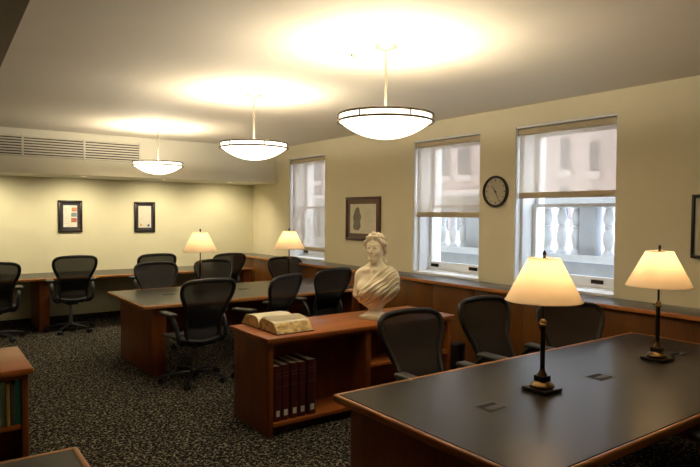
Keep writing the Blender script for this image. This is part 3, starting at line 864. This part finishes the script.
# ------------------------------------------------------------------ marble bust, sculpted as a distance field and meshed with surface nets
def sculpt():
    h = .0042
    xs = np.arange(-.262, .262, h, dtype=np.float32); ysn = np.arange(-.185, .19, h, dtype=np.float32); zs = np.arange(.058, .765, h, dtype=np.float32)
    X, Y, Z = np.meshgrid(xs, ysn, zs, indexing='ij')
    def smin(a, b, k): 
        t = np.clip(.5 + .5 * (b - a) / k, 0, 1); return b * (1 - t) + a * t - k * t * (1 - t)
    def smax(a, b, k): return -smin(-a, -b, k)
    def ell(c, r, x=X, y=Y, z=Z):
        q = np.sqrt(((x - c[0]) / r[0]) ** 2 + ((y - c[1]) / r[1]) ** 2 + ((z - c[2]) / r[2]) ** 2)
        return (q - 1) * min(r)
    def cap(a, b, ra, rb, x=X, y=Y, z=Z):
        a = np.array(a); b = np.array(b); d = b - a; L = d @ d
        t = np.clip(((x - a[0]) * d[0] + (y - a[1]) * d[1] + (z - a[2]) * d[2]) / L, 0, 1)
        return np.sqrt((x - a[0] - t * d[0]) ** 2 + (y - a[1] - t * d[1]) ** 2 + (z - a[2] - t * d[2]) ** 2) - (ra + (rb - ra) * t)
    # torso
    D = ell((0, .012, .265), (.160, .098, .200))
    for s in (-1, 1):
        D = smin(D, ell((s * .135, .02, .365), (.058, .060, .060)), .05)
        D = smin(D, cap((s * .148, .022, .36), (s * .176, .010, .19), .054, .052), .04)
        D = smin(D, ell((s * .072, -.074, .262), (.060, .052, .062)), .045)
        D = smin(D, cap((s * .03, -.050, .425), (s * .12, -.018, .412), .010, .009), .035)     # clavicles
        D = smin(D, cap((s * .035, .03, .475), (s * .12, .03, .40), .028, .03), .045)          # trapezius
    D = smin(D, cap((0, .03, .39), (0, .010, .545), .057, .050), .03)
    # drapery: a thickened band below a slanting line from her left shoulder
    edge = (.325 + .95 * X + .03 * np.sin(9 * X)) - Z
    inx = 1 / (1 + np.exp(-edge / .006))
    u = Z - .75 * X - 1.1 * X * X
    fold = .0036 * np.sin(u * 135 + 9 * Y + 1.8 * np.sin(X * 14)) + .0022 * np.sin(u * 260 + 24 * X) + .003 * np.sin(u * 60)
    D = D - inx * (.015 + fold * (1 - .3 * (Y > .02)))
    # lower cut of the bust
    cut = (.085 + 2.0 * X ** 2 + .28 * np.maximum(X, 0) + .9 * np.abs(Y - .01) ** 1.5) - Z
    D = smax(D, cut, .016)
    # waist of the support
    rr = np.sqrt(X ** 2 + (Y - .012) ** 2)
    D = smin(D, np.maximum(rr - (.062 + .6 * np.maximum(0, Z - .085)), np.abs(Z - .09) - .035), .014)
    # head, turned a little to her right and tipped down
    a = math.radians(HEADTURN); ca, sa = math.cos(a), math.sin(a)
    hx = X * ca + (Y - .01) * sa; hy = -X * sa + (Y - .01) * ca; hz = Z
    t = math.radians(3); hy, hz = hy * math.cos(t) + (hz - .6) * math.sin(t), .6 + (hz - .6) * math.cos(t) - hy * math.sin(t)
    E = lambda c, r: ell(c, r, hx, hy, hz)
    K = lambda p, q, ra, rb: cap(p, q, ra, rb, hx, hy, hz)
    Hd = E((0, .018, .650), (.076, .095, .092))
    Hd = smin(Hd, E((0, -.030, .602), (.060, .066, .098)), .03)
    Hd = smin(Hd, E((0, -.072, .522), (.026, .022, .022)), .028)                 # chin
    for s in (-1, 1):
        Hd = smin(Hd, K((s * .045, .0, .568), (s * .016, -.064, .524), .020, .015), .025)   # jaw
        Hd = smin(Hd, E((s * .035, -.066, .592), (.021, .021, .022)), .022)      # cheeks
        Hd = smax(Hd, -E((s * .029, -.1115, .632), (.020, .016, .011)), .014)     # sockets
        Hd = smin(Hd, E((s * .029, -.0835, .631), (.0150, .014, .0105)), .003)    # eyes
        Hd = smin(Hd, K((s * .013, -.088, .649), (s * .046, -.069, .651), .0035, .003), .014)   # brows
    Hd = smin(Hd, E((0, -.074, .572), (.030, .018, .022)), .014)                 # upper lip
    Hd = smin(Hd, K((0, -.090, .645), (0, -.106, .593), .0068, .0092), .009)     # nose
    for s in (-1, 1): Hd = smin(Hd, E((s * .0085, -.095, .588), (.007, .008, .006)), .005)
    Hd = smin(Hd, E((0, -.088, .562), (.020, .013, .0065)), .005); Hd = smin(Hd, E((0, -.086, .551), (.017, .013, .0068)), .005)
    Hd = smax(Hd, -E((0, -.103, .5572), (.018, .008, .0020)), .004)
    # hair: waves parted in the middle, a fillet with a small crest and a knot behind
    hair = E((0, .024, .660), (.083, .101, .090))
    faceoval = E((0, -.125, .592), (.066, .125, .104))
    wav = .0055 * np.sin(62 * hz + 70 * np.abs(hx)) + .0025 * np.sin(150 * np.abs(hx) + 70 * hy)
    hair = smax(hair + wav, -faceoval, .012)
    hair = smax(hair, .575 - hz, .03)
    for s in (-1, 1):
        hair = smin(hair, K((s * .022, -.070, .712), (s * .078, -.020, .650), .020, .026) + wav * .8, .012)
        hair = smin(hair, K((s * .080, -.012, .655), (s * .074, .03, .590), .024, .020) + wav * .7, .014)
        hair = smin(hair, K((s * .064, .06, .585), (s * .074, .050, .495), .016, .011) + .003 * np.sin(160 * hz), .012)
    hair = smin(hair, E((0, .120, .640), (.046, .038, .043)) + wav, .02)
    ring = np.sqrt((np.sqrt((hx / .084) ** 2 + ((hy - .02) / .101) ** 2) - 1) ** 2 * .008 + (hz - .708 + .22 * hy) ** 2 * .9) - .0065
    hair = smin(hair, ring, .006)
    top = K((-.030, -.052, .738), (.030, -.052, .738), .013, .013); top = smin(top, E((0, -.050, .750), (.022, .018, .015)), .012)
    hair = smin(hair, top + .003 * np.sin(170 * hx), .014)
    Hd = smin(Hd, hair, .004)
    D = smin(D, Hd, .014)
    # surface nets
    nx, ny, nz = D.shape
    S = D < 0
    c = [S[i:nx - 1 + i, j:ny - 1 + j, k:nz - 1 + k] for i in (0, 1) for j in (0, 1) for k in (0, 1)]
    cnt = sum(q.astype(np.int8) for q in c); act = (cnt > 0) & (cnt < 8)
    idx = -np.ones(act.shape, np.int64); ii = np.argwhere(act); idx[act] = np.arange(len(ii))
    acc = np.zeros((len(ii), 3)); num = np.zeros(len(ii))
    corners = [(i, j, k) for i in (0, 1) for j in (0, 1) for k in (0, 1)]
    val = {q: D[ii[:, 0] + q[0], ii[:, 1] + q[1], ii[:, 2] + q[2]] for q in corners}
    for a_ in corners:
        for ax in range(3):
            if a_[ax] == 0:
                b_ = list(a_); b_[ax] = 1; b_ = tuple(b_)
                va, vb = val[a_], val[b_]; m = (va < 0) != (vb < 0)
                tt = va / np.where(m, va - vb, 1)
                for e in range(3): acc[m, e] += (a_[e] + (tt[m] if e == ax else 0))
                num[m] += 1
    V = (ii + acc / num[:, None]) * h + np.array([xs[0], ysn[0], zs[0]])
    F = []
    for ax in range(3):
        sl0 = [slice(None)] * 3; sl1 = [slice(None)] * 3; sl0[ax] = slice(0, -1); sl1[ax] = slice(1, None)
        ch = np.argwhere(S[tuple(sl0)] != S[tuple(sl1)])
        o1, o2 = [q for q in range(3) if q != ax]
        ok = (ch[:, o1] > 0) & (ch[:, o2] > 0) & (ch[:, o1] < D.shape[o1] - 1) & (ch[:, o2] < D.shape[o2] - 1)
        ch = ch[ok]
        def g(d1, d2):
            q = ch.copy(); q[:, o1] -= d1; q[:, o2] -= d2; return idx[q[:, 0], q[:, 1], q[:, 2]]
        quad = np.stack([g(1, 1), g(0, 1), g(0, 0), g(1, 0)], 1)
        F.append(quad[(quad >= 0).all(1)])
    return V, np.concatenate(F)
HEADTURN = 14
V, F = sculpt()
bust = thing('marble_bust', 'cream marble bust of a woman with diadem and draped shoulder, on the low bookcase', 'bust', (3.225, 4.06, .74), math.radians(-70))
me = bpy.data.meshes.new('figure'); me.from_pydata(V.tolist(), [], F.tolist()); me.update()
bm = bmesh.new(); bm.from_mesh(me); bpy.data.meshes.remove(me)
bmesh.ops.smooth_vert(bm, verts=bm.verts[:], factor=.35, use_axis_x=True, use_axis_y=True, use_axis_z=True)
obj('figure', bm, 'marble', bust, 80)
bm = bmesh.new()
bx(bm, -.108, .108, -.085, .109, 0, .030, .004)
lathe(bm, [(.094, .029), (.097, .036), (.094, .043), (.078, .048), (.068, .054), (.062, .066)], 0, .012, 40)
obj('socle', bm, 'marble', bust)

# ------------------------------------------------------------------ daylight
w = bpy.data.worlds.new('sky'); SC.world = w; w.use_nodes = True
bg = w.node_tree.nodes['Background']; bg.inputs['Color'].default_value = (.68, .82, 1, 1); bg.inputs['Strength'].default_value = 6.4

# ------------------------------------------------------------------ camera
cam = bpy.data.cameras.new('camera'); co = bpy.data.objects.new('camera', cam); C.objects.link(co)
cam.sensor_width = 36; cam.lens = 594.947 / 700 * 36; cam.clip_end = 200
yaw, pit, rol = math.radians(36.05), math.radians(-1.859), math.radians(.4335)
f = Vector((math.sin(yaw) * math.cos(pit), math.cos(yaw) * math.cos(pit), math.sin(pit)))
r = Vector((math.cos(yaw), -math.sin(yaw), 0)); u = r.cross(f)
r2 = r * math.cos(rol) + u * math.sin(rol); u2 = u * math.cos(rol) - r * math.sin(rol)
co.matrix_world = Matrix(((r2.x, u2.x, -f.x, 0), (r2.y, u2.y, -f.y, 0), (r2.z, u2.z, -f.z, 1.65), (0, 0, 0, 1)))
SC.camera = co
vs = SC.view_settings
vs.view_transform = 'Standard'; vs.look = 'None'; vs.gamma = 1; vs.use_curve_mapping = False
vs.exposure = 0.3
